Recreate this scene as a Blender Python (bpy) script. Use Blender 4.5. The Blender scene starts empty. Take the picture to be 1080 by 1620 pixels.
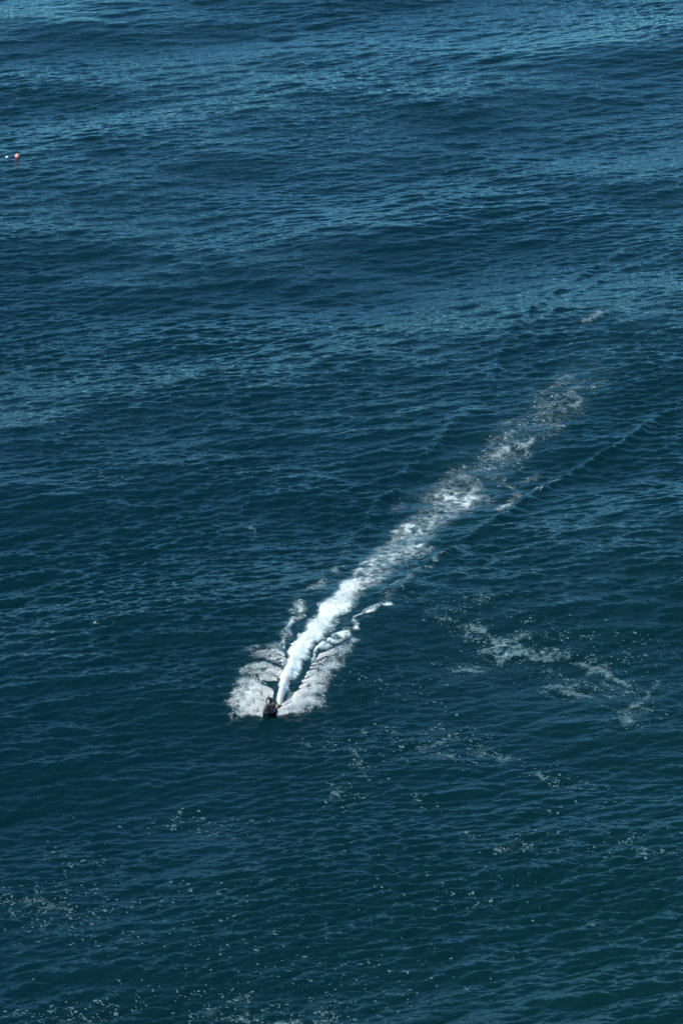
import bpy, math, numpy as np
from mathutils import Matrix, Vector, Euler

# ---------------------------------------------------------------- camera, sky, sun, exposure
scene = bpy.context.scene
COL = scene.collection
PW, PH = 1080.0, 1620.0                 # the photograph's frame
FPX = 5420.0                            # focal length in photo pixels
DEP = math.radians(26.0)                # the camera looks this far below the horizon
CAM_H = 166.0                           # standing on a cliff top

cam_d = bpy.data.cameras.new('camera')
cam = bpy.data.objects.new('camera', cam_d); COL.objects.link(cam)
cam_d.sensor_fit = 'VERTICAL'; cam_d.sensor_height = 24.0
cam_d.lens = 24.0 * FPX / PH
cam_d.clip_start = 1.0; cam_d.clip_end = 100000.0
cam.location = (0, 0, CAM_H)
cam.rotation_euler = (math.radians(90) - DEP, 0, 0)
scene.camera = cam

SUN_EL, SUN_AZ = math.radians(46), math.radians(-128)     # azimuth from +Y, positive towards +X
world = bpy.data.worlds.new('World'); scene.world = world
world.use_nodes = True
wn = world.node_tree; wn.nodes.clear()
sky = wn.nodes.new('ShaderNodeTexSky'); sky.sky_type = 'NISHITA'; sky.sun_disc = False
sky.sun_elevation = SUN_EL; sky.sun_rotation = SUN_AZ % (2 * math.pi)
sky.air_density = .6; sky.dust_density = 0.0; sky.ozone_density = 3.0
bg = wn.nodes.new('ShaderNodeBackground'); bg.inputs['Strength'].default_value = 0.15
wo = wn.nodes.new('ShaderNodeOutputWorld')
tn = wn.nodes.new('ShaderNodeMix'); tn.data_type = 'RGBA'; tn.blend_type = 'MULTIPLY'
tn.inputs[0].default_value = 1.0; tn.inputs[7].default_value = (.46, .91, .94, 1)        # the photograph's cool, greenish colour balance
wn.links.new(sky.outputs[0], tn.inputs[6]); wn.links.new(tn.outputs[2], bg.inputs[0]); wn.links.new(bg.outputs[0], wo.inputs[0])

sd = bpy.data.lights.new('sun', 'SUN'); sd.energy = 2.7; sd.angle = math.radians(0.5); sd.color = (1, .97, .84)
sun = bpy.data.objects.new('sun', sd); COL.objects.link(sun)
sdir = Vector((math.cos(SUN_EL) * math.sin(SUN_AZ), math.cos(SUN_EL) * math.cos(SUN_AZ), math.sin(SUN_EL)))
sun.rotation_euler = sdir.to_track_quat('Z', 'Y').to_euler()
sun.location = (0, 300, 400)

scene.view_settings.view_transform = 'Standard'; scene.view_settings.look = 'None'
scene.view_settings.exposure = 0.95; scene.view_settings.gamma = 1.0
scene.render.engine = 'CYCLES'
scene.cycles.max_bounces = 12; scene.cycles.diffuse_bounces = 6; scene.cycles.transparent_max_bounces = 48
scene.cycles.caustics_reflective = False; scene.cycles.caustics_refractive = False

# ---------------------------------------------------------------- helpers
rng = np.random.default_rng(7)

def to_ground(u, v, z=0.0):
    """photo pixel -> point of the sea level"""
    a = (np.asarray(u, float) - PW / 2) / FPX; b = -(np.asarray(v, float) - PH / 2) / FPX
    dy = math.cos(DEP) + b * math.sin(DEP); dz = -math.sin(DEP) + b * math.cos(DEP)
    t = (z - CAM_H) / dz
    return a * t, dy * t

def to_map(x, y, z=0.0):
    """point of the sea level -> coordinates of the sea chart the foam is drawn on"""
    f = y * math.cos(DEP) + (CAM_H - z) * math.sin(DEP)
    up = y * math.sin(DEP) - (CAM_H - z) * math.cos(DEP)
    return PW / 2 + FPX * x / f, PH / 2 - FPX * up / f

def smooth(a, b, x):
    t = np.clip((np.asarray(x) - a) / (b - a), 0, 1); return t * t * (3 - 2 * t)

def raw_mesh(name, co, loops, starts, totals, mat=None, smooth_shade=True):
    me = bpy.data.meshes.new(name)
    me.vertices.add(len(co)); me.vertices.foreach_set('co', np.asarray(co, np.float32).ravel())
    me.loops.add(len(loops)); me.loops.foreach_set('vertex_index', np.asarray(loops, np.int32))
    me.polygons.add(len(starts)); me.polygons.foreach_set('loop_start', np.asarray(starts, np.int32))
    me.polygons.foreach_set('loop_total', np.asarray(totals, np.int32))
    if smooth_shade: me.polygons.foreach_set('use_smooth', np.ones(len(starts), bool))
    me.update(calc_edges=True)
    if mat: me.materials.append(mat)
    return me

def mesh(name, verts, faces, mat=None, parent=None, smooth_shade=True):
    me = bpy.data.meshes.new(name); me.from_pydata([tuple(v) for v in verts], [], faces); me.update()
    if smooth_shade: me.polygons.foreach_set('use_smooth', [True] * len(me.polygons))
    if mat: me.materials.append(mat)
    o = bpy.data.objects.new(name, me); COL.objects.link(o)
    if parent: o.parent = parent
    return o

def tag(o, label=None, cat=None, group=None, kind=None):
    if label: o['label'] = label
    if cat: o['category'] = cat
    if group: o['group'] = group
    if kind: o['kind'] = kind
    return o

# ---------------------------------------------------------------- materials
def new_mat(name):
    m = bpy.data.materials.new(name); m.use_nodes = True; m.node_tree.nodes.clear(); return m, m.node_tree
def node(nt, t, **kw):
    n = nt.nodes.new(t)
    for k, v in kw.items(): setattr(n, k, v)
    return n
def math_n(nt, op, a, b=None, c=None, clamp=False):
    n = nt.nodes.new('ShaderNodeMath'); n.operation = op; n.use_clamp = clamp
    for i, s in enumerate((a, b, c)):
        if s is None: continue
        if isinstance(s, (int, float)): n.inputs[i].default_value = s
        else: nt.links.new(s, n.inputs[i])
    return n.outputs[0]
def noise_n(nt, vec, scale, detail=3, rough=.5, dist=0.0):
    n = nt.nodes.new('ShaderNodeTexNoise'); n.inputs['Scale'].default_value = scale
    n.inputs['Detail'].default_value = detail; n.inputs['Roughness'].default_value = rough
    n.inputs['Distortion'].default_value = dist; nt.links.new(vec, n.inputs['Vector']); return n.outputs['Fac']
def mapping_n(nt, vec, scale=(1, 1, 1), rot=0.0):
    n = nt.nodes.new('ShaderNodeMapping'); n.inputs['Scale'].default_value = scale
    n.inputs['Rotation'].default_value = (0, 0, rot); nt.links.new(vec, n.inputs['Vector']); return n.outputs[0]
def range_n(nt, v, a, b, c=0., d=1.):
    n = nt.nodes.new('ShaderNodeMapRange'); n.interpolation_type = 'SMOOTHSTEP'
    for i, s in enumerate((v, a, b, c, d)):
        if isinstance(s, (int, float)): n.inputs[i].default_value = s
        else: nt.links.new(s, n.inputs[i])
    return n.outputs[0]
def mixc(nt, f, a, b):
    n = nt.nodes.new('ShaderNodeMix'); n.data_type = 'RGBA'
    if isinstance(f, (int, float)): n.inputs['Factor'].default_value = f
    else: nt.links.new(f, n.inputs['Factor'])
    for k, s in (('A', a), ('B', b)):
        i = [q for q in n.inputs if q.name == k and q.type == 'RGBA'][0]
        if isinstance(s, tuple): i.default_value = s + (1,)
        else: nt.links.new(s, i)
    return [q for q in n.outputs if q.type == 'RGBA'][0]

def water_material():
    m, nt = new_mat('sea_water')
    geo = node(nt, 'ShaderNodeNewGeometry'); P = geo.outputs['Position']
    out = node(nt, 'ShaderNodeOutputMaterial'); b = node(nt, 'ShaderNodeBsdfPrincipled')
    big = noise_n(nt, mapping_n(nt, P, (1, .45, 1), .3), .018, 3, .55)
    sx = node(nt, 'ShaderNodeSeparateXYZ'); nt.links.new(P, sx.inputs[0])
    # the water turns greener over the shallows nearer the shore, most of all to the right
    shore = math_n(nt, 'ADD', range_n(nt, math_n(nt, 'ADD', math_n(nt, 'MULTIPLY', sx.outputs[0], -2.2), sx.outputs[1]), 390., 130.), math_n(nt, 'MULTIPLY', math_n(nt, 'SUBTRACT', big, .5), 1.0), clamp=True)
    tint = shore
    at = node(nt, 'ShaderNodeAttribute', attribute_name='aer')
    c = mixc(nt, tint, (.0009, .0135, .0185), (.0014, .0175, .0180))
    c = mixc(nt, at.outputs['Fac'], c, (.018, .075, .095))
    nt.links.new(c, b.inputs['Base Color'])
    b.inputs['IOR'].default_value = 1.34
    b.inputs['Roughness'].default_value = .05
    # ripples too small for the mesh
    r1 = noise_n(nt, mapping_n(nt, P, (.55, 1.25, 1), .15), 4.2, 4, .58, .6)
    r2 = noise_n(nt, mapping_n(nt, P, (.6, 1.1, 1), -.35), 1.5, 3, .5, .8)
    h = math_n(nt, 'ADD', math_n(nt, 'MULTIPLY', r1, .042), math_n(nt, 'MULTIPLY', r2, .12))
    # gusts leave some stretches rougher than others
    gust = range_n(nt, noise_n(nt, mapping_n(nt, P, (.5, 1, 1), .5), .03, 2, .5), .35, .65, .75, 1.45)
    bp = node(nt, 'ShaderNodeBump'); bp.inputs['Strength'].default_value = 1.0
    nt.links.new(gust, bp.inputs['Distance'])
    nt.links.new(h, bp.inputs['Height']); nt.links.new(bp.outputs[0], b.inputs['Normal'])
    nt.links.new(b.outputs[0], out.inputs[0])
    return m

def foam_material(name, color, scale, soft, maxa, stretch=(1, 1, 1)):
    m, nt = new_mat(name)
    geo = node(nt, 'ShaderNodeNewGeometry'); P = geo.outputs['Position']
    out = node(nt, 'ShaderNodeOutputMaterial')
    at = node(nt, 'ShaderNodeAttribute', attribute_name='cover')
    PP = mapping_n(nt, P, stretch, .35)
    n1 = noise_n(nt, PP, scale, 6, .68, .7)
    patch = noise_n(nt, PP, scale * .28, 3, .55, .5)
    def web(sc, w0, amt):
        vor = node(nt, 'ShaderNodeTexVoronoi', feature='DISTANCE_TO_EDGE'); vor.inputs['Scale'].default_value = sc
        wp = node(nt, 'ShaderNodeVectorMath', operation='MULTIPLY_ADD')
        nz = node(nt, 'ShaderNodeTexNoise'); nz.inputs['Scale'].default_value = sc * .9; nz.inputs['Detail'].default_value = 4
        nt.links.new(PP, nz.inputs['Vector']); nt.links.new(nz.outputs['Color'], wp.inputs[0])
        wp.inputs[1].default_value = (amt / sc, amt / sc, 0); nt.links.new(PP, wp.inputs[2]); nt.links.new(wp.outputs[0], vor.inputs['Vector'])
        return range_n(nt, vor.outputs['Distance'], 0., w0, 1., 0.)
    lace = math_n(nt, 'MAXIMUM', web(scale * .25, .26, 1.6), math_n(nt, 'MULTIPLY', web(scale * .6, .24, 1.6), .75))
    f = math_n(nt, 'ADD', math_n(nt, 'MULTIPLY', range_n(nt, n1, .24, .76), .45), math_n(nt, 'MULTIPLY', lace, .38))
    f = math_n(nt, 'ADD', f, math_n(nt, 'MULTIPLY', math_n(nt, 'SUBTRACT', patch, .5), .28))
    f = math_n(nt, 'ADD', f, .06)
    thr = math_n(nt, 'SUBTRACT', 1.02, math_n(nt, 'MULTIPLY', at.outputs['Fac'], 1.30))
    d = math_n(nt, 'SUBTRACT', f, thr)
    a = range_n(nt, d, -soft * .4, soft)
    edge = range_n(nt, at.outputs['Fac'], .015, .22)
    a = math_n(nt, 'MULTIPLY', math_n(nt, 'MULTIPLY', a, edge), range_n(nt, at.outputs['Fac'], .25, .98, maxa, 1.0))
    df = node(nt, 'ShaderNodeBsdfPrincipled'); df.inputs['Base Color'].default_value = color + (1,)
    df.inputs['Roughness'].default_value = .8; df.inputs['Specular IOR Level'].default_value = .2
    bp = node(nt, 'ShaderNodeBump'); bp.inputs['Distance'].default_value = .05; bp.inputs['Strength'].default_value = .7
    nt.links.new(n1, bp.inputs['Height']); nt.links.new(bp.outputs[0], df.inputs['Normal'])
    tr = node(nt, 'ShaderNodeBsdfTransparent'); mx = node(nt, 'ShaderNodeMixShader')
    nt.links.new(a, mx.inputs[0]); nt.links.new(tr.outputs[0], mx.inputs[1]); nt.links.new(df.outputs[0], mx.inputs[2])
    nt.links.new(mx.outputs[0], out.inputs[0])
    return m

def spray_material():
    m, nt = new_mat('spray_droplets')
    out = node(nt, 'ShaderNodeOutputMaterial')
    df = node(nt, 'ShaderNodeBsdfDiffuse'); df.inputs[0].default_value = (.96, .96, .94, 1)
    tl = node(nt, 'ShaderNodeBsdfTranslucent'); tl.inputs[0].default_value = (.96, .96, .94, 1)
    mx = node(nt, 'ShaderNodeMixShader'); mx.inputs[0].default_value = .22
    nt.links.new(df.outputs[0], mx.inputs[1]); nt.links.new(tl.outputs[0], mx.inputs[2])
    tr = node(nt, 'ShaderNodeBsdfTransparent'); m2 = node(nt, 'ShaderNodeMixShader'); m2.inputs[0].default_value = .96
    nt.links.new(tr.outputs[0], m2.inputs[1]); nt.links.new(mx.outputs[0], m2.inputs[2]); nt.links.new(m2.outputs[0], out.inputs[0])
    return m

def foam_solid(name, c):
    m, nt = new_mat(name)
    geo = node(nt, 'ShaderNodeNewGeometry'); out = node(nt, 'ShaderNodeOutputMaterial'); df = node(nt, 'ShaderNodeBsdfDiffuse')
    nt.links.new(mixc(nt, noise_n(nt, geo.outputs['Position'], 5., 3, .6), tuple(q * .7 for q in c), c), df.inputs[0])
    tr = node(nt, 'ShaderNodeBsdfTransparent'); mx = node(nt, 'ShaderNodeMixShader'); mx.inputs[0].default_value = .6
    nt.links.new(tr.outputs[0], mx.inputs[1]); nt.links.new(df.outputs[0], mx.inputs[2]); nt.links.new(mx.outputs[0], out.inputs[0])
    return m

def fleck_material():
    m, nt = new_mat('old_foam')
    geo = node(nt, 'ShaderNodeNewGeometry')
    out = node(nt, 'ShaderNodeOutputMaterial'); df = node(nt, 'ShaderNodeBsdfPrincipled')
    v = noise_n(nt, geo.outputs['Position'], 3.5, 4, .6)
    nt.links.new(mixc(nt, range_n(nt, v, .3, .7), (.075, .14, .155), (.145, .25, .27)), df.inputs['Base Color'])
    df.inputs['Roughness'].default_value = .7; df.inputs['Specular IOR Level'].default_value = .2
    tr = node(nt, 'ShaderNodeBsdfTransparent'); mx = node(nt, 'ShaderNodeMixShader')
    nt.links.new(range_n(nt, noise_n(nt, geo.outputs['Position'], 14., 2, .6), .32, .6, .25, .9), mx.inputs[0])
    nt.links.new(tr.outputs[0], mx.inputs[1]); nt.links.new(df.outputs[0], mx.inputs[2]); nt.links.new(mx.outputs[0], out.inputs[0])
    return m

def plain(name, color, rough=.5, vary=.15, metallic=0., coat=0., scale=6.):
    m, nt = new_mat(name)
    tc = node(nt, 'ShaderNodeTexCoord'); out = node(nt, 'ShaderNodeOutputMaterial'); b = node(nt, 'ShaderNodeBsdfPrincipled')
    v = noise_n(nt, tc.outputs['Object'], scale, 4, .6)
    lo = tuple(c * (1 - vary) for c in color); hi = tuple(min(1, c * (1 + vary)) for c in color)
    nt.links.new(mixc(nt, v, lo, hi), b.inputs['Base Color'])
    nt.links.new(range_n(nt, v, .3, .7, rough * .8, min(1, rough * 1.2)), b.inputs['Roughness'])
    b.inputs['Metallic'].default_value = metallic; b.inputs['Coat Weight'].default_value = coat
    nt.links.new(b.outputs[0], out.inputs[0]); return m

# ---------------------------------------------------------------- the sea surface as a function of place
def wave_tile(L, N, lmin, lmax, wind, spread, power, slope_rms, seed, chop):
    r = np.random.default_rng(seed)
    k1 = np.fft.fftfreq(N, L / N) * 2 * math.pi
    kx, ky = np.meshgrid(k1, k1[:N // 2 + 1] if False else np.abs(np.fft.rfftfreq(N, L / N)) * 2 * math.pi, indexing='ij')
    k = np.hypot(kx, ky); k[0, 0] = 1e-6
    lam = 2 * math.pi / k
    th = np.arctan2(ky, kx)
    c = np.abs(np.cos(th - wind)) ** spread
    fl = smooth(lmin * .75, lmin * 1.3, lam) * (1 - smooth(lmax * .8, lmax * 1.25, lam))
    A = k ** (-power) * (c + .05) * fl
    H = A * (r.standard_normal(k.shape) + 1j * r.standard_normal(k.shape)); H[0, 0] = 0
    s = math.sqrt(np.mean(np.fft.irfft2(1j * kx * H, (N, N)) ** 2) + np.mean(np.fft.irfft2(1j * ky * H, (N, N)) ** 2))
    H *= slope_rms / s
    h = np.fft.irfft2(H, (N, N)).astype(np.float32)
    dx = np.fft.irfft2(-1j * kx / k * H, (N, N)).astype(np.float32) * chop
    dy = np.fft.irfft2(-1j * ky / k * H, (N, N)).astype(np.float32) * chop
    return L, N, h, dx, dy

def lookup(T, arr, x, y):
    L, N = T[0], T[1]
    fx = (x / L * N) % N; fy = (y / L * N) % N
    i = fx.astype(np.int32); j = fy.astype(np.int32); a = (fx - i).astype(np.float32); b = (fy - j).astype(np.float32)
    i %= N; j %= N; i2 = (i + 1) % N; j2 = (j + 1) % N
    return (arr[i, j] * (1 - a) + arr[i2, j] * a) * (1 - b) + (arr[i, j2] * (1 - a) + arr[i2, j2] * a) * b

TA = wave_tile(193.0, 2048, 1.0, 6.0, math.radians(110), 5, 1.95, .120, 11, .75)
TB = wave_tile(47.3, 1024, .35, 1.9, math.radians(80), 5.5, 2.0, .205, 23, .6)
ROT = math.radians(23)
# swell: few long waves rolling in on a slant
SW = []
_r = np.random.default_rng(5)
for lam, amp, ang, sp in ((150, .45, 120, 6), (62, .42, 118, 8), (38, .18, 115, 14), (27, .11, 104, 22), (19, .075, 112, 26), (13, .06, 100, 32)):
    for q in range(7):
        l = lam * math.exp(_r.normal(0, .16)); a = math.radians(ang + _r.normal(0, sp))
        SW.append((2 * math.pi / l * math.cos(a), 2 * math.pi / l * math.sin(a), amp / math.sqrt(7) * 1.4, _r.uniform(0, 6.28)))

def fbm(x, y, size, seed=0):
    """smooth noise about 0 +-1, features about `size` metres"""
    s = 47.3 / (size * 1.6) / 30
    ox, oy = seed * 13.7, seed * 7.9
    return lookup(TN, TN[2], x * s + ox, y * s + oy)
def _noise_tile():
    N, L = 512, 47.3
    r = np.random.default_rng(3)
    kx, ky = np.meshgrid(np.fft.fftfreq(N) * N, np.fft.rfftfreq(N) * N, indexing='ij'); k = np.hypot(kx, ky); k[0, 0] = 1
    A = np.where(k > 18, k ** -1.75, 18 ** -1.75 * (k / 18) ** 2)
    H = A * (r.standard_normal(k.shape) + 1j * r.standard_normal(k.shape)); H[0, 0] = 0
    h = np.fft.irfft2(H, (N, N)); h /= h.std(); return L, N, h.astype(np.float32)
TN = _noise_tile()

# raised lines of the boat's waves: polylines in chart coordinates, half width (m), height (m)
RIDGES = [
    ([(486,1058),(502,1044),(518,1032),(544,1012),(564,1002)], .45, .34),
    ([(562,996),(586,984),(614,973)], .45, .30),
    ([(640,948),(668,922),(690,900),(712,882),(736,864)], .65, .48),
    ([(736,864),(790,826),(822,800),(850,778),(882,765),(930,738),(985,706),(1040,668),(1110,622),(1180,580)], .8, .58),
    ([(700,960),(760,905),(830,850)], .7, -.12),
    ([(446,1066),(452,1040),(450,1016),(461,1002),(478,985)], .4, .26),
    ([(515,945),(540,890),(560,850),(600,800),(650,752),(700,700),(750,655)], .65, .40),
    ([(770,640),(800,560),(860,480),(920,430),(985,395)], .75, .30),
    ([(820,560),(880,500),(930,455),(1000,415)], .65, .22),
    ([(467,1090),(478,1066),(492,1044),(520,1020)], .5, -.30),
    ([(430,1096),(440,1076),(448,1060)], .5, -.20),
    ([(380,1142),(425,1143),(470,1138),(505,1128)], .6, .22),
]
def poly_dist(px, py, pts):
    best = np.full(px.shape, 1e9); tt = np.zeros(px.shape); n = len(pts) - 1
    for i in range(n):
        (ax, ay), (bx, by) = pts[i], pts[i + 1]
        vx, vy = bx - ax, by - ay; t = np.clip(((px - ax) * vx + (py - ay) * vy) / (vx * vx + vy * vy), 0, 1)
        d = np.hypot(px - ax - t * vx, py - ay - t * vy); m = d < best
        best = np.where(m, d, best); tt = np.where(m, (i + t) / n, tt)
    return best, tt

Z0 = 0.0
TRUNK = [(442,1111,5),(447,1099,7),(454,1083,9),(463,1062,12),(477,1037,15),(508,1003,18),(549,957,21),(572,935,24),
         (590,912,29),(620,885,32),(648,855,33),(668,832,32),(695,805,36),(728,780,42)]
_tw = [to_ground(u, v) for u, v, w in TRUNK]; TRUNK_W = [(float(a), float(b)) for a, b in _tw]

def boat_waves(x, y):
    z = np.zeros(x.shape)
    for pts, w, h in RIDGES:
        P = [tuple(float(q) for q in to_ground(u, v)) for u, v in pts]
        xs = [p[0] for p in P]; ys = [p[1] for p in P]
        m = (x > min(xs) - 5) & (x < max(xs) + 5) & (y > min(ys) - 5) & (y < max(ys) + 5)
        if not m.any(): continue
        xm, ym = x[m], y[m]
        wob = fbm(xm, ym, 2.5, 3) * .28 + fbm(xm, ym, 7, 19) * .45 * (h > 0)
        d, t = poly_dist(xm + wob, ym + wob, P)
        env = np.sin(np.clip(t, .02, .98) * math.pi) ** .45
        z[m] += h * env * np.exp(-(d / w) ** 1.6) * (1 + .25 * fbm(xm, ym, 3, 9))
    return z

def surf(x, y, fa=1.0, fb=1.0, fs=1.0):
    x = np.asarray(x, float); y = np.asarray(y, float)
    z = np.zeros(x.shape)
    for kx, ky, a, ph in SW:
        z += a * np.cos(kx * x + ky * y + ph)
    z = z * fs
    g = (1 + .22 * fbm(x, y, 34, 2)) * (.78 + .50 * smooth(480, 270, y))
    z += lookup(TA, TA[2], x, y) * fa * g
    dx = lookup(TA, TA[3], x, y) * fa * g; dy = lookup(TA, TA[4], x, y) * fa * g
    c, s = math.cos(ROT), math.sin(ROT)
    xr, yr = c * x + s * y, -s * x + c * y
    g2 = (1 + .3 * fbm(x, y, 26, 6)) * (.60 + .80 * smooth(480, 270, y))
    z += lookup(TB, TB[2], xr, yr) * fb * g2
    bx = lookup(TB, TB[3], xr, yr) * fb * g2; by = lookup(TB, TB[4], xr, yr) * fb * g2
    dx = dx + c * bx - s * by; dy = dy + s * bx + c * by
    z += boat_waves(x, y)
    return x + dx, y + dy, z - Z0

_c = [np.array([float(q)]) for q in to_ground(429, 1132)]
Z0 = float(surf(_c[0], _c[1], .3, 0, 1)[2][0])                     # mean level measured where the craft is
# ---------------------------------------------------------------- foam charts
def cover_wake(x, y):
    """how much of the sea surface the wake's foam covers, 0..1"""
    u, v = to_map(x, y)
    wu = fbm(x, y, 2.2, 1) * 2.2 + fbm(x, y, .8, 4) * 1.4; wv = fbm(x, y, 2.2, 8) * 1.6 + fbm(x, y, .8, 5) * .8
    u = u + wu * smooth(-1140, -1060, -v) ; v = v + wv
    out = np.zeros(x.shape)
    def stroke(pts, hard=.72, power=1.0):        # pts: u, v, half width, strength
        nonlocal out
        val = np.zeros(x.shape)
        for i in range(len(pts) - 1):
            (ax, ay, aw, as_), (bx, by, bw, bs) = pts[i], pts[i + 1]
            vx, vy = bx - ax, by - ay; t = np.clip(((u - ax) * vx + (v - ay) * vy) / (vx * vx + vy * vy), 0, 1)
            d = np.hypot(u - ax - t * vx, v - ay - t * vy) / (aw + (bw - aw) * t)
            val = np.maximum(val, (as_ + (bs - as_) * t) * (1 - smooth(hard, 1.15, d)))
        out = np.maximum(out, val)
    def blob(cu, cv, ru, rv, s, ang=0.0, hard=.1):
        nonlocal out
        a = math.radians(ang); du, dv = u - cu, v - cv
        p = (du * math.cos(a) - dv * math.sin(a)) / ru; q = (du * math.sin(a) + dv * math.cos(a)) / rv
        out = np.maximum(out, s * (1 - smooth(hard, 1.0, np.hypot(p, q))))
    S = [1, 1, 1, 1, .97, .88, .74, .46, .54, .46, .50, .37, .38, .45]
    stroke([(a, b, w, s) for (a, b, w), s in zip(TRUNK, S)], .55)
    # crossing bands where the swell bunches the foam
    for (cu, cv, ru, rv, s, an) in ((738,777,44,7,.50,2),(700,795,40,14,.42,15),(648,848,42,12,.50,15),(600,893,44,12,.56,18),
                                    (572,940,28,8,.55,15),(545,962,32,12,.86,10),(672,880,24,7,.5,35)):
        blob(cu, cv, ru, rv, s, an, .4)
    # the wake further astern
    stroke([(745,765,42,.12),(775,738,42,.18),(805,712,44,.25),(835,688,42,.15),(862,664,46,.22),(895,640,50,.18),(930,606,46,.09),(985,560,40,.03),(1030,520,40,.0)], .35)
    for (cu, cv, ru, rv, s, an) in ((790,722,42,9,.50,20),(832,708,30,8,.46,30),(860,656,34,8,.46,8),(905,652,32,8,.42,20),(770,745,36,9,.36,5),
                                    (890,612,30,7,.30,15),(940,622,30,9,.25,25),(945,514,26,10,.42,35),(930,522,18,6,.42,20)):
        blob(cu, cv, ru, rv, s, an)
    # patches either side
    for (cu, cv, ru, rv, s, an) in ((470,980,16,15,.82,10),(500,945,26,10,.62,18),(533,915,22,18,.34,30),(545,880,20,24,.2,25),(630,806,24,12,.50,15),
                                    (672,780,40,10,.24,22),(655,785,34,9,.3,20),(590,981,26,8,.80,22),(640,938,30,9,.66,18),(662,922,30,12,.42,30),
                                    (690,900,20,7,.42,35),(795,803,24,9,.60,22),(815,788,22,8,.45,20),(770,790,50,18,.24,20),(835,758,30,6,.35,5),
                                    (805,768,40,8,.26,0),(560,860,16,22,.16,25),(612,962,24,10,.3,20),(640,905,36,18,.22,30),(600,935,60,30,.2,30),
                                    (455,1016,12,16,.62,10),(435,1040,30,12,.55,12),(412,1048,30,9,.4,10),(405,1068,36,8,.62,10),(400,1040,22,6,.4,8),
                                    (540,1040,32,12,.62,25),(525,1062,34,14,.52,25),(556,1026,18,9,.55,15),(500,1085,30,20,.62,20),(480,1108,40,20,.62,10),
                                    (396,1108,40,16,.62,5),(400,1088,40,14,.5,8),(395,1125,34,9,.62,0),(425,1078,20,16,.5,0)):
        blob(cu, cv, ru * 1.2, rv * 1.2, s * (.74 if cv < 1050 else .95), an, .05)
    stroke([(446,1068,5,.6),(452,1045,5,.62),(450,1018,6,.6),(461,1003,6,.66),(476,992,6,.5)], .1)
    stroke([(486,1060,3,.7),(502,1045,5,.8),(518,1033,6,.85),(544,1013,8,.9),(563,1003,6,.75)], .2)
    stroke([(562,996,3,.6),(586,985,5,.85),(615,973,5,.75)], .2)
    stroke([(846,780,3,.6),(856,775,3,.6)], .3); stroke([(872,768,4,.5),(884,765,3,.45)], .3)
    # open water left and right of the jet, then patchiness
    cut = 1 - .85 * np.maximum.reduce([1 - smooth(.3, 1., np.hypot((u - 470) / 13, (v - 1084) / 13)), 1 - smooth(.3, 1., np.hypot((u - 484) / 9, (v - 1060) / 16)),
                                        1 - smooth(.3, 1., np.hypot((u - 434) / 12, (v - 1092) / 13)), 1 - smooth(.4, 1., np.hypot((u - 438) / 12, (v - 1062) / 10))])
    jet = np.zeros(x.shape)
    dt, tt = poly_dist(u, v, [(a, b) for a, b, w in TRUNK[:7]])
    wd = np.interp(tt, np.linspace(0, 1, 7), [w for a, b, w in TRUNK[:7]])
    keep = dt < wd
    out = np.where(keep, out, out * cut)
    out = np.where(keep, out, out * np.clip(.90 + .22 * fbm(x, y, .9, 17) + .18 * fbm(x, y, .45, 18), .2, 1.3))
    out *= 1 + .16 * fbm(x, y, 4.5, 7) * smooth(0., .25, out) * (1 - smooth(.8, 1., out))
    return np.clip(out, 0, 1)

PATCHES = [  # floating old foam: u, v, ru, rv, angle, strength
    (662,968,18,9,0,.30),(700,988,26,9,-15,.35),(745,1004,34,9,-12,.50),(785,1018,42,11,-5,.74),(800,1036,46,12,0,.78),(770,1052,50,12,5,.36),(725,1072,26,8,15,.2),
    (850,1043,46,10,-5,.66),(905,1046,44,10,-6,.58),(950,1056,38,11,-14,.54),(985,1075,24,12,-20,.46),(905,1076,44,11,-5,.58),(945,1085,34,9,0,.4),(1000,1112,36,16,20,.46),
    (1032,1098,15,10,0,.48),(975,1098,30,12,0,.3),(740,970,46,8,0,.28),(880,1006,60,9,0,.30),(930,1012,60,8,0,.22),(820,985,60,9,0,.18),(1010,1030,60,16,0,.14),
    (640,1085,60,16,0,.16),(690,1108,30,8,0,.26),(600,1152,60,14,-3,.30),(700,1155,50,14,0,.28),(700,1182,60,14,-4,.44),(750,1192,46,10,-5,.44),(690,1168,30,8,0,.4),
    (865,1210,44,10,-8,.36),(905,1220,42,9,-5,.34),(820,1200,50,8,-5,.2),(575,1198,26,24,30,.36),(548,1245,26,20,20,.28),(640,1236,30,5,0,.34),(530,1166,34,10,0,.28),
    (560,1270,30,10,0,.22),(660,1262,60,10,0,.12),
    (60,1425,80,26,0,.28),(90,1455,60,14,0,.34),(150,1440,60,16,0,.30),(200,1425,40,12,0,.20),(120,1395,90,12,0,.2),(130,1352,60,18,0,.16),(290,1288,70,12,0,.26),
    (320,1312,30,8,0,.26),(180,1480,80,14,0,.14),
    (400,1588,90,18,3,.30),(455,1606,80,14,0,.46),(360,1600,50,14,0,.34),(500,1592,60,14,0,.28),(300,1555,90,14,0,.16),(90,1600,90,16,0,.24),(190,1575,60,10,0,.24),
    (120,1510,40,6,0,.14),(870,1310,60,8,0,.26),(810,1330,50,8,0,.30),(985,1300,60,10,0,.24),(1010,1335,60,14,0,.18),(900,1330,120,14,0,.14),(770,1315,70,8,0,.16),
    (880,1265,60,8,0,.14),(560,1540,150,60,0,.07),(350,1450,120,60,0,.06),(700,1400,160,50,0,.05),
    (378,844,22,5,-12,.34),(425,870,30,6,0,.14),(590,545,30,4,5,.22),(612,526,22,3,0,.2),(645,560,26,5,-12,.2),(655,640,10,2,0,.1),(140,768,60,8,0,.12),
    (1000,205,70,3,3,.24),(960,188,60,4,5,.12),(210,770,50,8,0,.12)]

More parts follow.
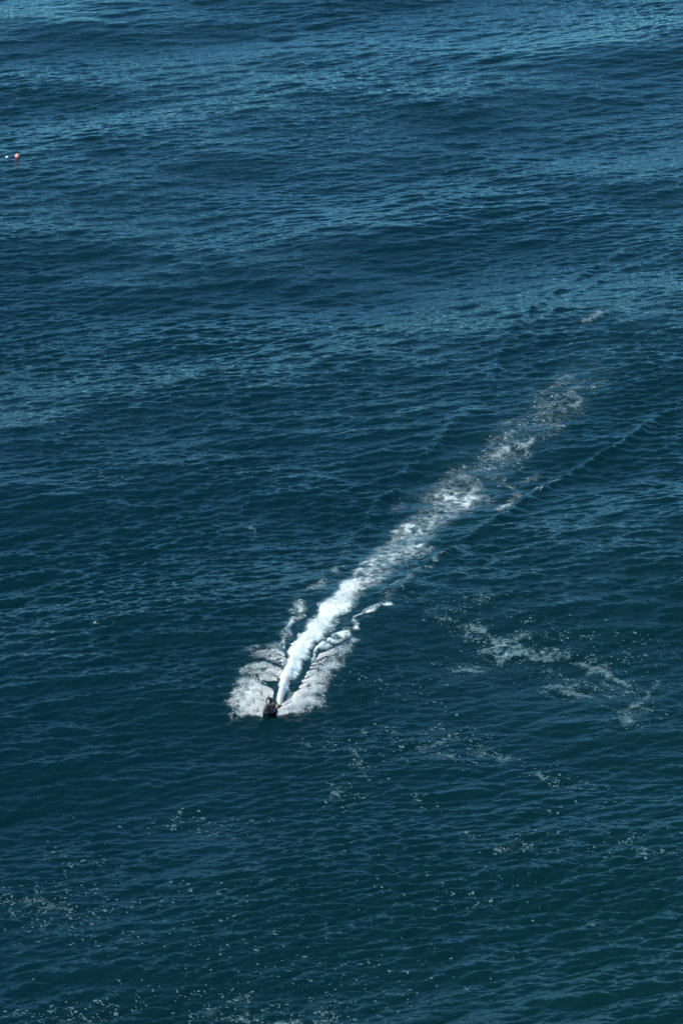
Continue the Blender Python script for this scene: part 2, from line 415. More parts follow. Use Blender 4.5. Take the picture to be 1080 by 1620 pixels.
def cover_old(x, y):
    u, v = to_map(x, y)
    u = u + fbm(x, y, 5, 11) * 12 + fbm(x, y, 1.6, 12) * 5; v = v + fbm(x, y, 5, 13) * 5 + fbm(x, y, 1.6, 14) * 2.5
    out = np.zeros(x.shape)
    for cu, cv, ru, rv, an, s in PATCHES:
        if cu > 600 and 950 < cv < 1260: ru, rv, s = ru * 1.25, rv * 1.25, min(s, .62)
        a = math.radians(an); du, dv = u - cu, v - cv
        p = (du * math.cos(a) + dv * math.sin(a) * -1) / ru; q = (du * math.sin(a) + dv * math.cos(a)) / rv
        out = np.maximum(out, s * np.exp(-(p * p + q * q) * 1.1))
    return np.clip(out * (1 + .25 * fbm(x, y, 2.5, 15)), 0, 1)

# ---------------------------------------------------------------- the sea: one sheet out to the horizon
def grow(start, step, end, ratio=1.16):
    a = []; p = start; s = step
    while abs(p) < end:
        s *= ratio; p += math.copysign(s, start); a.append(p)
    return a
XF, XS = 70.0, .15
xc = list(np.arange(-XF, XF + 1e-6, XS))
xs = np.array(grow(-XF, XS, 42000.)[::-1] + xc + grow(XF, XS, 42000.))
ys = [196.0]
while ys[-1] < 640: ys.append(ys[-1] + .62 * (ys[-1] ** 2 + CAM_H ** 2) / (CAM_H * FPX * .632))
lo = []; p, s = ys[0], ys[1] - ys[0]
while p > -3000: s *= 1.16; p -= s; lo.append(p)
hi = []; p, s = ys[-1], ys[-1] - ys[-2]
while p < 43000: s *= 1.16; p += s; hi.append(p)
nlo = len(lo)
ys = np.array(lo[::-1] + ys + hi)
nx, ny = len(xs), len(ys)
X, Y = np.meshgrid(xs, ys, indexing='xy')            # shape (ny, nx)
sp = np.maximum(np.gradient(xs)[None, :], np.gradient(ys)[:, None] * np.ones((1, nx)))
fb = 1 - smooth(.5, 1.1, sp) * .9; fb = np.where(sp > 1.1, 0, fb); fa = 1 - smooth(.9, 2.5, sp); fs = 1 - smooth(4, 12, sp)
cw = np.zeros(X.size); U, V = to_map(X.ravel(), Y.ravel())
reg = (U > 320) & (U < 1110) & (V > 470) & (V < 1165) & (np.abs(X.ravel()) < XF) & (Y.ravel() > 200) & (Y.ravel() < 700)
cw[reg] = cover_wake(X.ravel()[reg], Y.ravel()[reg])
co_ = np.zeros(X.size)
inz = (np.abs(X.ravel()) < XF) & (Y.ravel() > 235) & (Y.ravel() < 640)
co_[inz] = cover_old(X.ravel()[inz], Y.ravel()[inz])
idx = np.arange(nx * ny).reshape(ny, nx)
# the strip the craft has passed over: milky with bubbles, its small ripples flattened
track = np.zeros(X.size)
_u, _v = U[reg], V[reg]; _p = TRUNK + [(745,765,40),(805,712,42),(862,664,44),(930,606,46),(1000,540,46),(1060,490,46)]
_d, _t = poly_dist(_u, _v, [(a, b) for a, b, w in _p]); _w = np.interp(_t, np.linspace(0, 1, len(_p)), [w * 1.3 for a, b, w in _p])
_s = np.interp(_t, np.linspace(0, 1, len(_p)), [.9] * 6 + list(np.linspace(.8, .12, len(_p) - 6)))
track[reg] = _s * np.exp(-(_d / _w) ** 2 * 1.6) * np.clip(.8 + .3 * fbm(X.ravel()[reg], Y.ravel()[reg], 5, 41), .2, 1.3)
_gx, _gy = [float(q) for q in to_ground(428, 1136)]
lull = .75 * np.exp(-(((X.ravel() - _gx) / 1.6) ** 2 + ((Y.ravel() - _gy) / 3.2) ** 2))          # pressed smooth under the bow
track = np.maximum(track, 0)
SX, SY, SZ = surf(X.ravel(), Y.ravel(), fa.ravel() * (1 - lull) * (1 - .35 * np.clip(track, 0, 1)), fb.ravel() * (1 - lull) * (1 - .75 * np.clip(track, 0, 1)), fs.ravel())

quads = np.stack([idx[:-1, :-1], idx[:-1, 1:], idx[1:, 1:], idx[1:, :-1]], -1).reshape(-1, 4)

WATER = water_material()
me = raw_mesh('sea', np.stack([SX, SY, SZ], 1), quads.ravel(), np.arange(len(quads)) * 4, np.full(len(quads), 4), WATER)
aer = np.zeros(X.size); aer[reg] = cw[reg]
A2 = aer.reshape(ny, nx)
for q in range(10):                                   # bubbles under the surface spread a little beyond the foam
    A2 = (A2 + np.roll(A2, 1 + q // 3, 0) + np.roll(A2, -1 - q // 3, 0) + np.roll(A2, 1 + q // 3, 1) + np.roll(A2, -1 - q // 3, 1)) / 5
at = me.attributes.new('aer', 'FLOAT', 'POINT'); at.data.foreach_set('value', np.clip(np.maximum(A2.ravel() * .7, track * .75), 0, 1).astype(np.float32))
sea = bpy.data.objects.new('sea', me); COL.objects.link(sea)
tag(sea, 'dark blue rippled sea surface', kind='structure')

def sheet(name, cover, mat, lift, thresh=.02):
    """a skin of foam riding on the sea's own faces"""
    q = quads[(cover[quads].max(1) > thresh)]
    used, inv = np.unique(q.ravel(), return_inverse=True)
    x, y = X.ravel()[used], Y.ravel()[used]; c = cover[used]
    co = np.stack([SX[used], SY[used], SZ[used] + lift(x, y, c)], 1)
    me = raw_mesh(name, co, inv, np.arange(len(q)) * 4, np.full(len(q), 4), mat)
    a = me.attributes.new('cover', 'FLOAT', 'POINT'); a.data.foreach_set('value', c.astype(np.float32))
    o = bpy.data.objects.new(name, me); COL.objects.link(o); return o

def wake_lift(x, y, c):
    u, v = to_map(x, y)
    dt, tt = poly_dist(u, v, [(a, b) for a, b, w in TRUNK])
    wd = np.interp(tt, np.linspace(0, 1, len(TRUNK)), [w for a, b, w in TRUNK])
    hump = np.interp(tt, [0, .08, .2, .4, .6, 1], [.18, .34, .26, .13, .06, .03]) * np.exp(-(dt / wd) ** 2 * 1.3)
    rough = (.5 + .5 * fbm(x, y, .5, 21)) * .09 + (.5 + .5 * fbm(x, y, 1.4, 22)) * .08
    return .02 + hump * smooth(.3, .9, c) + np.clip(rough, 0, 1) * smooth(.25, 1., c) * np.interp(tt, [0, .4, .6, 1], [1, .8, .15, .1])
wf = sheet('wake_foam', cw, foam_material('wake_foam', (.84, .92, .89), 4.2, 1.25, .42, (.7, 1.1, 1)), wake_lift)
tag(wf, 'long white wake of churned foam trailing behind the jet ski', 'foam', kind='stuff')
of = sheet('floating_foam_film', np.clip(co_ - .10, 0, 1) * 1.3 * np.clip(1.25 - .75 * np.abs(fbm(X.ravel(), Y.ravel(), 2.2, 35)), .25, 1.2), foam_material('foam_film', (.20, .325, .345), 5.0, .8, .30, (.6, 1.1, 1)), lambda x, y, c: .02 + 0 * x, .03)
tag(of, 'thin greyish film of old foam drifting right of the wake', 'foam', kind='stuff')

# flecks of old foam: small uneven rafts of bubbles
def flecks(name, label, n, dens_fn, size, mat, urange, vrange, lift):
    u = rng.uniform(*urange, n); v = rng.uniform(*vrange, n)
    x, y = to_ground(u, v)
    k = rng.random(n) < dens_fn(x, y)
    x, y = x[k], y[k]; n = len(x); m = 7
    r = np.clip(rng.lognormal(math.log(size), .42, n), .02, .12)
    el = rng.uniform(1.0, 2.2, n); th = rng.uniform(-.6, .6, n)
    ang = np.arange(m) / m * 2 * math.pi
    rr = r[:, None] * (1 + rng.uniform(-.45, .45, (n, m)))
    a = np.cos(ang)[None] * rr * el[:, None]; b = np.sin(ang)[None] * rr
    px = x[:, None] + a * np.cos(th)[:, None] - b * np.sin(th)[:, None]; py = y[:, None] + a * np.sin(th)[:, None] + b * np.cos(th)[:, None]
    sx, sy, sz = surf(px.ravel(), py.ravel())
    me = raw_mesh(name, np.stack([sx, sy, sz + lift], 1), np.arange(n * m), np.arange(n) * m, np.full(n, m), mat)
    o = bpy.data.objects.new(name, me); COL.objects.link(o)
    tag(o, label, 'foam', kind='stuff'); print(name, n)
def dens_old(x, y):
    w = cover_old(x, y)
    thread = 1 - np.abs(fbm(x, y, 2.2, 35)) * 1.4                 # drawn out into threads
    d = w ** 1.1 * smooth(-1.1, .9, fbm(x, y, .9, 31)) * (.35 + 1.1 * np.clip(thread, 0, 1))
    return d * (.9 + 2.2 * smooth(.25, .6, w))
flecks('floating_foam_flecks', 'scattered pale flecks of foam floating on the open sea', 1300000, dens_old, .046, fleck_material(), (-60, 1140), (170, 1640), .035)
def dens_wake(x, y):
    c = cover_wake(x, y)
    u, v = to_map(x, y); dt, tt = poly_dist(u, v, [(a, b) for a, b, w in TRUNK])
    return smooth(.05, .45, c) * (1 - smooth(.6, .95, c)) * np.where((dt < 34) & (v < 960), .06, 1) * smooth(-1., 1., fbm(x, y, .8, 51)) * .65 * (.04 + .96 * smooth(400, 355, y))
flecks('wake_foam_flecks', 'loose bright scraps of foam along both edges of the wake', 420000, dens_wake, .032, foam_solid('fresh_foam', (.42, .60, .62)), (330, 1000), (490, 1150), .045)

SKI_UV = (429, 1128)
gx, gy = [float(q) for q in to_ground(*SKI_UV)]
gz = float(surf(np.array([gx]), np.array([gy]), 1, 0, 1)[2][0])
HEAD = math.radians(-90 - 13)
SKI_M = Matrix.Translation((gx, gy, gz - .10)) @ Matrix.Rotation(HEAD, 4, 'Z') @ Matrix.Rotation(math.radians(-9), 4, 'Y') @ Matrix.Rotation(math.radians(6), 4, 'X')

# ---------------------------------------------------------------- spray: droplets thrown up by the hull and the jet
OCT = np.array([(1,0,0),(-1,0,0),(0,1,0),(0,-1,0),(0,0,1),(0,0,-1)], float)
OF = np.array([(0,2,4),(2,1,4),(1,3,4),(3,0,4),(2,0,5),(1,2,5),(3,1,5),(0,3,5)])
pts_all, rad_all = [], []
def lobe(rA, rB, tA, tB, hmax, n, size, strands=26, power=1.0):
    """a sheet of drops thrown from the line rA-rB out to the line tA-tB, arching up to hmax metres"""
    RA, RB, TA_, TB_ = [np.array([float(q) for q in to_ground(*p)]) for p in (rA, rB, tA, tB)]
    n = int(n * 3.2)
    st = rng.random(strands); reach = rng.uniform(.35, 1.12, strands); hh = rng.uniform(.35, 1.3, strands)
    wgt = rng.lognormal(0, .8, strands); k = rng.choice(strands, n, p=wgt / wgt.sum())
    s = np.where(rng.random(n) < .5, rng.random(n), rng.random(n) ** 1.8)
    t = st[k] + rng.normal(0, .03 + .05 * s, n)
    s = s * reach[k]
    root = RA + (RB - RA) * t[:, None]; tip = (TA_ + (TB_ - TA_) * t[:, None]) + (rng.normal(0, 1, (strands, 2)) * [.22, .55])[k]
    p = root + (tip - root) * s[:, None] + rng.normal(0, .04 + .10 * s, (2, n)).T
    ok = fbm(p[:, 0], p[:, 1], .75, 61) + .5 * fbm(p[:, 0], p[:, 1], .3, 62) > -1.7 + 1.7 * s
    s, k, p = s[ok], k[ok], p[ok]; n = len(s)
    z = hmax * hh[k] * 4 * s * (1 - .93 * s) * rng.uniform(.15, 1.05, n) + rng.normal(0, .04, n)
    sx, sy, sz = surf(p[:, 0], p[:, 1])
    pts_all.append(np.stack([p[:, 0], p[:, 1], sz + np.maximum(z, .02)], 1))
    rad_all.append(size * .60 * rng.lognormal(0, .4, n) * (1 - .35 * s))
# port and starboard sheets from the hull
lobe((424,1134),(430,1118),(364,1134),(364,1110), .62, 9000, .030, 30, .8)
lobe((428,1124),(430,1106),(364,1114),(370,1094), .55, 3500, .028, 16, .8)
lobe((430,1114),(432,1098),(362,1106),(380,1086), .50, 5200, .028, 18, .8)
lobe((438,1084),(446,1068),(376,1080),(392,1062), .34, 2600, .026, 14)
lobe((448,1062),(450,1048),(398,1052),(412,1034), .25, 1500, .024, 12)
lobe((434,1132),(446,1116),(496,1122),(506,1098), .66, 9000, .030, 30, .8)
lobe((452,1116),(470,1098),(505,1108),(520,1086), .56, 5600, .028, 20, .8)
lobe((474,1092),(486,1074),(524,1084),(542,1058), .38, 3000, .026, 16)
lobe((490,1066),(506,1048),(548,1056),(568,1030), .26, 1700, .024, 12)
# the jet astern of the craft
def jet(n):
    t = rng.random(n) ** 1.1 * .52
    i = t * (len(TRUNK_W) - 1); k = np.minimum(i.astype(int), len(TRUNK_W) - 2); f = (i - k)[:, None]
    W = np.array(TRUNK_W); c = W[k] * (1 - f) + W[k + 1] * f
    wpx = np.array([q[2] for q in TRUNK], float); w = (wpx[k] * (1 - f[:, 0]) + wpx[k + 1] * f[:, 0]) / 16 * .55
    off = rng.normal(0, .5, n) * w
    hz = np.interp(t, [0, .05, .14, .3, .52], [.25, .5, .42, .25, .12])
    z = hz * np.abs(rng.normal(.55, .42, n)) * np.exp(-(off / w) ** 2 * .8)
    x = c[:, 0] + off; y = c[:, 1] + rng.normal(0, .5, n)
    sx, sy, sz = surf(x, y)
    pts_all.append(np.stack([x, y, sz + .06 + z], 1)); rad_all.append(.018 * rng.lognormal(0, .4, n))
jet(34000)
pts = np.concatenate(pts_all); rad = np.concatenate(rad_all)
Mi = np.array(SKI_M.inverted()); lp = pts @ Mi[:3, :3].T + Mi[:3, 3]
ok = ~((np.abs(lp[:, 1]) < .62) & (lp[:, 0] > -1.5) & (lp[:, 0] < 1.7)); pts, rad = pts[ok], rad[ok]; n = len(pts)
jit = rng.uniform(.7, 1.5, (n, 1, 3)) * np.array([1.1, 1.1, .9])
co = pts[:, None, :] + OCT[None] * rad[:, None, None] * jit
fc = (np.arange(n)[:, None, None] * 6 + OF[None]).reshape(-1)
me = raw_mesh('spray', co.reshape(-1, 3), fc, np.arange(n * 8) * 3, np.full(n * 8, 3), spray_material())
spray = bpy.data.objects.new('spray', me); COL.objects.link(spray)
tag(spray, 'white spray thrown up on both sides of the jet ski', 'spray', kind='stuff')

# ---------------------------------------------------------------- jet ski (x forward, y to port, z up)
M_HULL = plain('hull_gelcoat', (.012, .016, .019), .35, .2, coat=.2)
M_HOOD = plain('maroon_gelcoat', (.012, .005, .007), .38, .2, coat=.1)
M_TAN = plain('tan_panel', (.55, .33, .13), .4, .12)
M_BLACK = plain('black_rubber', (.012, .012, .013), .6, .3)
M_SEAT = plain('seat_vinyl', (.022, .018, .018), .5, .3)
M_GREY = plain('grey_plastic', (.32, .34, .34), .45, .1)
M_STEEL = plain('bare_metal', (.45, .45, .45), .3, .1, metallic=1.)
M_GLASS = plain('mirror_glass', (.5, .55, .6), .05, .05, metallic=1.)

def loft(name, stations, mat, parent, closed=True):
    """stations: x, list of (y, z) around the section"""
    n = len(stations[0][1]); v = []; f = []
    for x, sec in stations: v += [(x, y, z) for y, z in sec]
    m = len(stations)
    for i in range(m - 1):
        for j in range(n if closed else n - 1):
            a = i * n + j; b = i * n + (j + 1) % n
            f.append((a, b, b + n, a + n))
    if closed: f.append(tuple(range(n))[::-1]); f.append(tuple(range((m - 1) * n, m * n)))
    o = mesh(name, v, f, mat, parent)
    s = o.modifiers.new('round', 'SUBSURF'); s.levels = s.render_levels = 1
    return o
def tube(name, path, r, mat, parent, seg=10, cap=True):
    P = [Vector(p) for p in path]; v = []; f = []
    rr = r if isinstance(r, (list, tuple)) else [r] * len(P)
    for i, p in enumerate(P):
        d = (P[min(i + 1, len(P) - 1)] - P[max(i - 1, 0)]).normalized()
        q = d.to_track_quat('Z', 'Y')
        for k in range(seg):
            a = k / seg * 2 * math.pi
            v.append(p + q @ Vector((math.cos(a) * rr[i], math.sin(a) * rr[i], 0)))
    for i in range(len(P) - 1):
        for k in range(seg):
            a = i * seg + k; b = i * seg + (k + 1) % seg
            f.append((a, b, b + seg, a + seg))
    if cap: f.append(tuple(range(seg))[::-1]); f.append(tuple(range((len(P) - 1) * seg, len(P) * seg)))
    return mesh(name, v, f, mat, parent)

ski = bpy.data.objects.new('jet_ski', None); COL.objects.link(ski); ski.matrix_world = SKI_M
tag(ski, 'dark jet ski with a tan rear panel speeding towards the camera', 'jet ski')
for m_ in (M_HULL, M_HOOD): [q for q in m_.node_tree.nodes if q.type == 'BSDF_PRINCIPLED'][0].inputs['Specular IOR Level'].default_value = .2
# hull, bottom section
hs = []
for x, w, kz, cz, gz_ in ((-1.42,.50,.02,.12,.40),(-.9,.54,0,.11,.41),(-.2,.56,0,.12,.43),(.4,.55,.01,.15,.46),(.85,.47,.07,.22,.50),(1.2,.32,.20,.33,.55),(1.45,.16,.36,.45,.60),(1.56,.05,.50,.54,.62)):
    hs.append((x, [(w, gz_), (w * 1.03, gz_ - .08), (w * .86, cz), (w * .45, cz * .4 + kz * .6), (0, kz), (-w * .45, cz * .4 + kz * .6), (-w * .86, cz), (-w * 1.03, gz_ - .08), (-w, gz_), (-w * .5, gz_ + .01), (0, gz_ + .01), (w * .5, gz_ + .01)]))
hull = loft('hull', hs, M_HULL, ski)
ds = []
for x, w, zt in ((.15,.50,.50),(.45,.50,.58),(.85,.43,.64),(1.2,.29,.65),(1.44,.14,.65),(1.53,.05,.64)):
    ds.append((x, [(w * 1.02, .46 + (x > 1) * .06), (w * .9, zt - .05), (w * .5, zt), (-w * .5, zt), (-w * .9, zt - .05), (-w * 1.02, .46 + (x > 1) * .06)]))
loft('fore_deck', ds[::-1], M_HULL, ski)
# rubbing strake round the gunwale
st = [(-1.44, .50, .41), (-.9, .56, .42), (-.2, .58, .44), (.4, .57, .47), (.85, .49, .51), (1.2, .335, .56), (1.47, .165, .61), (1.59, 0, .63)]
tube('bumper', [(a, b, c) for a, b, c in st] + [(a, -b, c) for a, b, c in st[::-1][1:]], .026, M_BLACK, hull, 8)
# hood
hd = []
for x, w, zt, zs in ((1.50,.10,.66,.61),(1.30,.25,.74,.60),(1.05,.36,.86,.58),(.78,.40,.97,.56),(.55,.36,1.03,.54),(.40,.26,1.02,.52),(.28,.20,.90,.50)):
    hd.append((x, [(w, zs - .06), (w * .96, zs + (zt - zs) * .45), (w * .62, zs + (zt - zs) * .86), (w * .25, zt), (-w * .25, zt), (-w * .62, zs + (zt - zs) * .86), (-w * .96, zs + (zt - zs) * .45), (-w, zs - .06)]))
hood = loft('hood', hd[::-1], M_HOOD, ski)
tube('hood_vent', [(1.06, .17, .77), (.84, .20, .865)], [.03, .045], M_BLACK, hood, 8)
tube('hood_vent', [(1.06, -.17, .77), (.84, -.20, .865)], [.03, .045], M_BLACK, hood, 8)
# side sponsons of the deck that wall the footwells
for sgn in (1, -1):
    sec = []
    for x, zt in ((-1.36,.46),(-1.1,.54),(-.4,.58),(.2,.64),(.6,.70),(.9,.66)):
        y0 = .50 if x < .5 else .50 - (x - .5) * .35
        sec.append((x, [(sgn * y0, .44), (sgn * (y0 - .01), zt), (sgn * (y0 - .09), zt), (sgn * (y0 - .11), .44)][::sgn]))
    loft('side_deck', sec, M_HOOD if sgn < 0 else M_HULL, ski)
    loft('foot_mat', [(x, [(sgn * .19, .445), (sgn * .38, .445), (sgn * .38, .46), (sgn * .19, .46)][::sgn]) for x in (-1.1, -.4, .2)], M_GREY, ski)
# tan panel on the port quarter and the stern bag
sec = []
for x, zt in ((-1.30,.50),(-1.15,.68),(-.75,.74),(-.35,.72),(-.12,.56)):
    sec.append((x, [(.60, .40), (.585, zt - .04), (.55, zt), (.46, zt), (.44, .46)]))
tanp = loft('side_panel', sec, M_TAN, ski)
tanp['label'] = 'tan panel on the rear quarter of the jet ski'
# saddle
sec = []
for x, w, zt in ((-1.15,.15,.70),(-1.0,.19,.80),(-.6,.20,.84),(-.2,.18,.83),(.1,.16,.88),(.30,.15,.94)):
    sec.append((x, [(w * 1.25, .44), (w * 1.05, zt - .14), (w, zt - .03), (w * .5, zt), (-w * .5, zt), (-w, zt - .03), (-w * 1.05, zt - .14), (-w * 1.25, .44)]))
loft('seat', sec, M_SEAT, ski)
tube('grab_handle', [(-1.08, .14, .70), (-1.22, .13, .80), (-1.25, 0, .82), (-1.22, -.13, .80), (-1.08, -.14, .70)], .018, M_BLACK, ski, 8)
tube('jet_nozzle', [(-1.36, 0, .16), (-1.52, 0, .15), (-1.60, 0, .15)], [.11, .10, .085], M_STEEL, ski, 14)
loft('boarding_platform', [(x, [(.42, .43), (.42, .465), (-.42, .465), (-.42, .43)][::-1]) for x in (-1.50, -1.3, -1.05)], M_GREY, ski)
# steering
tube('steering_column', [(.55, 0, .98), (.46, 0, 1.12)], [.07, .05], M_BLACK, ski)
hb = tube('handlebar', [(.38, .40, 1.13), (.43, .22, 1.14), (.47, .08, 1.15), (.47, -.08, 1.15), (.43, -.22, 1.14), (.38, -.40, 1.13)], .014, M_STEEL, ski, 8)
for s_ in (1, -1):
    tube('grip', [(.375, s_ * .42, 1.13), (.42, s_ * .27, 1.138)], .020, M_BLACK, hb, 10)
loft('handlebar_pad', [(.41, [(-.10, 1.13), (.10, 1.13), (.10, 1.18), (-.10, 1.18)]), (.52, [(-.09, 1.12), (.09, 1.12), (.08, 1.17), (-.08, 1.17)])], M_GREY, hb)
for s_ in (1, -1):
    mr = tube('mirror', [(.74, s_ * .22, .88), (.71, s_ * .36, .97), (.68, s_ * .42, 1.0)], [.02, .03, .05], M_BLACK, ski, 10)
    tube('mirror_glass', [(.668, s_ * .428, 1.003), (.663, s_ * .43, 1.004)], .04, M_GLASS, mr, 12)

# ---------------------------------------------------------------- rider
M_SKIN = plain('skin', (.48, .27, .19), .5, .12, scale=20)
M_SUIT = plain('neoprene', (.010, .012, .016), .55, .3)
M_VEST = plain('vest_cloth', (.020, .018, .016), .8, .3)
M_HAIR = plain('blond_hair', (.55, .38, .18), .6, .25, scale=40)
M_EYE = plain('eye', (.02, .02, .02), .1, .1)
FEET = Vector((-.36, 0, .47))

def skin_obj(name, chains, mat, parent=None, levels=2):
    """chains: list of lists of (key-or-None, (x,y,z), radius); equal keys share one vertex"""
    v = []; e = []; rr = []; keys = {}; roots = []
    for ch in chains:
        prev = None
        for key, p, r in ch:
            if key is not None and key in keys: i = keys[key]
            else:
                i = len(v); v.append(Vector(p) - FEET); rr.append(r)
                if key is not None: keys[key] = i
                if prev is None: roots.append(i)
            if prev is not None: e.append((prev, i))
            prev = i
    me = bpy.data.meshes.new(name); me.from_pydata([tuple(q) for q in v], e, []); me.update()
    o = bpy.data.objects.new(name, me); COL.objects.link(o)
    sm = o.modifiers.new('skin', 'SKIN'); sm.use_smooth_shade = True; sm.branch_smoothing = .3
    if not me.skin_vertices: me.skin_vertices.new()
    for i, r in enumerate(rr):
        d = me.skin_vertices[0].data[i]; d.radius = r if isinstance(r, tuple) else (r, r); d.use_root = i in roots
    ss = o.modifiers.new('sub', 'SUBSURF'); ss.levels = ss.render_levels = levels
    me.materials.append(mat)
    if parent: o.parent = parent
    return o

pel = (-.44, .05, 1.06); wst = (-.33, 0, 1.24); che = (-.19, -.08, 1.48); nek = (-.075, -.135, 1.665); HC = Vector((.00, -.155, 1.79)); hed = (-.025, -.150, 1.755); crn = (.00, -.16, 1.865)
shR = (-.10, -.29, 1.56); elR = (.17, -.37, 1.36); wrR = (.36, -.365, 1.18)
shL = (-.14, .12, 1.56); elL = (.07, .37, 1.38); wrL = (.35, .365, 1.19)
def legs(sg): return [('p', pel, (.15, .12)), (None, (-.40, sg * .13, 1.02), .105), (None, (-.22, sg * .23, .88), .088), (None, (-.06, sg * .28, .78), .068),
                      (None, (-.20, sg * .29, .62), .062), (None, (-.36, sg * .30, .52), .042), (None, (-.30, sg * .30, .485), .040), (None, (-.16, sg * .31, .475), .034)]
def hand(sg, wr):
    """palm over the grip, four fingers curled round it, thumb underneath"""
    g = Vector((.395, sg * .345, 1.135)); ax = Vector((-.045, sg * .15, -.008)).normalized()
    ch = []
    w = Vector(wr); palm = g + Vector((-.045, 0, .040))
    main = [('w%d' % sg, wr, .026), ('m%d' % sg, tuple((w + palm) / 2), (.036, .024)), ('q%d' % sg, tuple(palm), (.040, .020)), (None, tuple(g + Vector((-.015, 0, .045))), (.036, .014))]
    for k, (o_, L) in enumerate(((-.030, .9), (-.010, 1.0), (.010, .95), (.029, .8))):
        b = g + ax * o_
        ch.append([(None, tuple(b + Vector((-.030, 0, .040))), .009), (None, tuple(b + Vector((.006 * L, 0, .040))), .0095), (None, tuple(b + Vector((.032 * L, 0, .020))), .0088),
                   (None, tuple(b + Vector((.034 * L, 0, -.010))), .0082), (None, tuple(b + Vector((.014 * L, 0, -.030))), .0075)])
    b = g - ax * .045
    ch.append([(None, tuple(palm - ax * .012), .012), (None, tuple(b + Vector((-.034, 0, .012))), .0115), (None, tuple(b + Vector((-.026, 0, -.016))), .010), (None, tuple(b + Vector((-.004, 0, -.030)) ), .009)])
    return main, ch
mR, fR = hand(-1, wrR); mL, fL = hand(1, wrL)
body = [
    [('p', pel, (.14, .11)), ('wst', wst, (.13, .10)), ('che', che, (.155, .11)), ('n0', (-.12, -.12, 1.60), (.11, .08)), ('nek', nek, .066), (None, (-.05, -.145, 1.71), (.082, .090)), ('hed', hed, (.098, .112)), (None, (-.01, -.156, 1.815), (.102, .120)), (None, crn, (.068, .080))],
    [('hed', hed, .08), (None, tuple(HC + Vector((.098, 0, -.035))), .020)],
    [('che', che, .15), (None, shR, .062), (None, elR, .042)] + mR, [('che', che, .15), (None, shL, .062), (None, elL, .042)] + mL,
    legs(-1), legs(1)] + fR + fL
person = skin_obj('person', body, M_SKIN)
person.matrix_world = SKI_M @ Matrix.Translation(FEET)
tag(person, 'person in a black wetsuit leaning over the handlebars of the jet ski', 'person')
suit = skin_obj('wetsuit', [
    [('p', pel, (.158, .128)), ('wst', wst, (.142, .114)), ('che', che, (.168, .125)), ('n0', (-.12, -.12, 1.60), (.125, .095)), (None, (-.085, -.13, 1.655), .076)],
    [('che', che, .15), (None, shR, .074), (None, elR, .053), (None, tuple(Vector(wrR) * .96 + Vector(elR) * .04), .036)],
    [('che', che, .15), (None, shL, .074), (None, elL, .053), (None, tuple(Vector(wrL) * .96 + Vector(elL) * .04), .036)],
    [(k, p, (r[0] + .014, r[1] + .014) if isinstance(r, tuple) else r + .012) for k, p, r in legs(-1)],
    [(k, p, (r[0] + .014, r[1] + .014) if isinstance(r, tuple) else r + .012) for k, p, r in legs(1)]], M_SUIT, person)
vest = skin_obj('life_vest', [[(None, (-.37, .02, 1.16), (.20, .17)), (None, (-.30, -.03, 1.30), (.21, .18)), (None, che, (.235, .185)), (None, (-.14, -.11, 1.57), (.20, .15))]], M_VEST, person)
# head details
def ball(name, c, r, mat, parent, cut=None, seg=16, ring=10):
    v = []; f = []; c = Vector(c) - FEET; r = Vector(r)
    for i in range(ring + 1):
        th = math.pi * i / ring
        for k in range(seg):
            a = 2 * math.pi * k / seg
            jr = 1 + .05 * math.sin(5 * a + 3 * th) if cut else 1
            v.append(c + Vector((r.x * math.sin(th) * math.cos(a) * jr, r.y * math.sin(th) * math.sin(a) * jr, r.z * math.cos(th))))
    for i in range(ring):
        for k in range(seg):
            q = [i * seg + k, (i + 1) * seg + k, (i + 1) * seg + (k + 1) % seg, i * seg + (k + 1) % seg]
            m_ = sum((v[j] for j in q), Vector()) / 4 - c
            if cut and (m_.x > r.x * .35 and m_.z < r.z * .55 or m_.z < -r.z * .65): continue
            f.append(q)
    return mesh(name, v, f, mat, parent)
ball('hair', HC + Vector((-.012, 0, .022)), (.112, .094, .108), M_HAIR, person, cut=True, seg=24, ring=16)
for s_ in (1, -1):
    ball('eye', HC + Vector((.078, s_ * .033, .004)), (.012, .014, .010), M_EYE, person, seg=10, ring=6)
    ball('ear', HC + Vector((.0, s_ * .086, -.02)), (.022, .010, .032), M_SKIN, person, seg=10, ring=6)
tube('mouth', [HC + Vector((.070, q, -.068 + abs(q) * .1)) - FEET for q in (-.024, 0, .024)], .006, plain('lips', (.35, .12, .10)), person, 6)

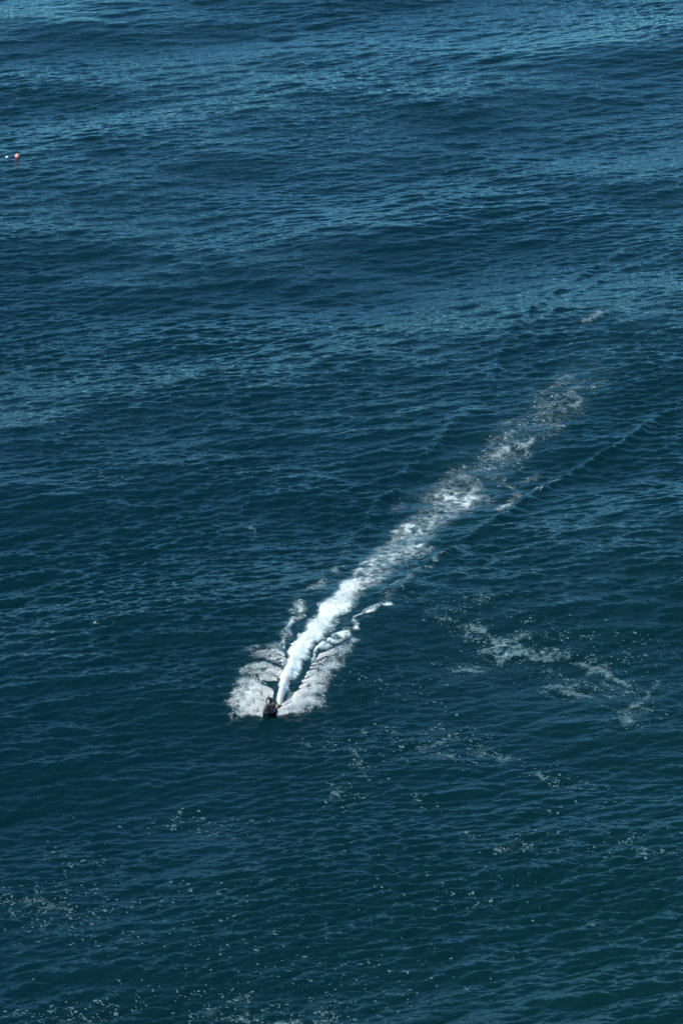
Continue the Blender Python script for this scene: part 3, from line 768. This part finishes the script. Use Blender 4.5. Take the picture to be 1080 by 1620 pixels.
# ---------------------------------------------------------------- marker buoys
def buoy(u, v, r, col, label, name='buoy'):
    x, y = [float(q) for q in to_ground(u, v)]
    sx, sy, sz = surf(np.array([x]), np.array([y])); sz = float(sz[0])
    root = bpy.data.objects.new(name, None); COL.objects.link(root); root.location = (x, y, sz)
    tag(root, label, 'buoy', 'marker buoys floating at the left edge')
    f = []; v_ = []; seg, ring = 28, 18
    for i in range(ring + 1):
        th = math.pi * i / ring
        for k in range(seg):
            a = 2 * math.pi * k / seg
            rr = r * (1 + .10 * max(0, math.cos(th) - .86) * 7)
            v_.append((rr * math.sin(th) * math.cos(a), rr * math.sin(th) * math.sin(a), rr * math.cos(th) + r * .68))
    for i in range(ring):
        for k in range(seg): f.append((i * seg + k, (i + 1) * seg + k, (i + 1) * seg + (k + 1) % seg, i * seg + (k + 1) % seg))
    mesh('float', v_, f, col, root)
    top = r * 1.68
    tube('neck', [(0, 0, top - r * .03), (0, 0, top + r * .14)], [r * .22, r * .16], col, root, 14)
    rg = [(math.cos(a) * r * .14, 0, top + r * .24 + math.sin(a) * r * .14) for a in np.linspace(0, 2 * math.pi, 15)]
    tube('eyelet', rg, r * .04, M_STEEL, root, 6, False)
    band = [(math.cos(a) * r * .99, math.sin(a) * r * .99, r * .50) for a in np.linspace(0, 2 * math.pi, 33)]
    tube('waterline_band', band, r * .05, M_BLACK, root, 6, False)
    return x, y, sz
M_RED = plain('buoy_red', (.88, .30, .23), .35, .1); M_WHT = plain('buoy_white', (.72, .78, .70), .35, .1)
b1 = buoy(28, 257, .33, M_RED, 'large round coral red buoy floating by the left edge')
b2 = buoy(12, 258, .19, M_WHT, 'small round white buoy floating left of the red one')
pth = []
for t in np.linspace(0, 1, 16):
    x = b2[0] + (b1[0] - b2[0]) * t; y = b2[1] + (b1[1] - b2[1]) * t + .12 * math.sin(t * 3.1)
    s_ = surf(np.array([x]), np.array([y])); pth.append((float(s_[0][0]), float(s_[1][0]), float(s_[2][0]) + .05))
pth[0] = (b2[0] + .18, b2[1], b2[2] + .10); pth[-1] = (b1[0] - .30, b1[1], b1[2] + .15)
rp = tube('mooring_rope', pth, .022, plain('wet_rope', (.02, .025, .02), .8), None, 6)
tag(rp, 'dark wet rope floating between the red and the white buoy', 'rope')
print('verts', len(SX), 'spray', n)
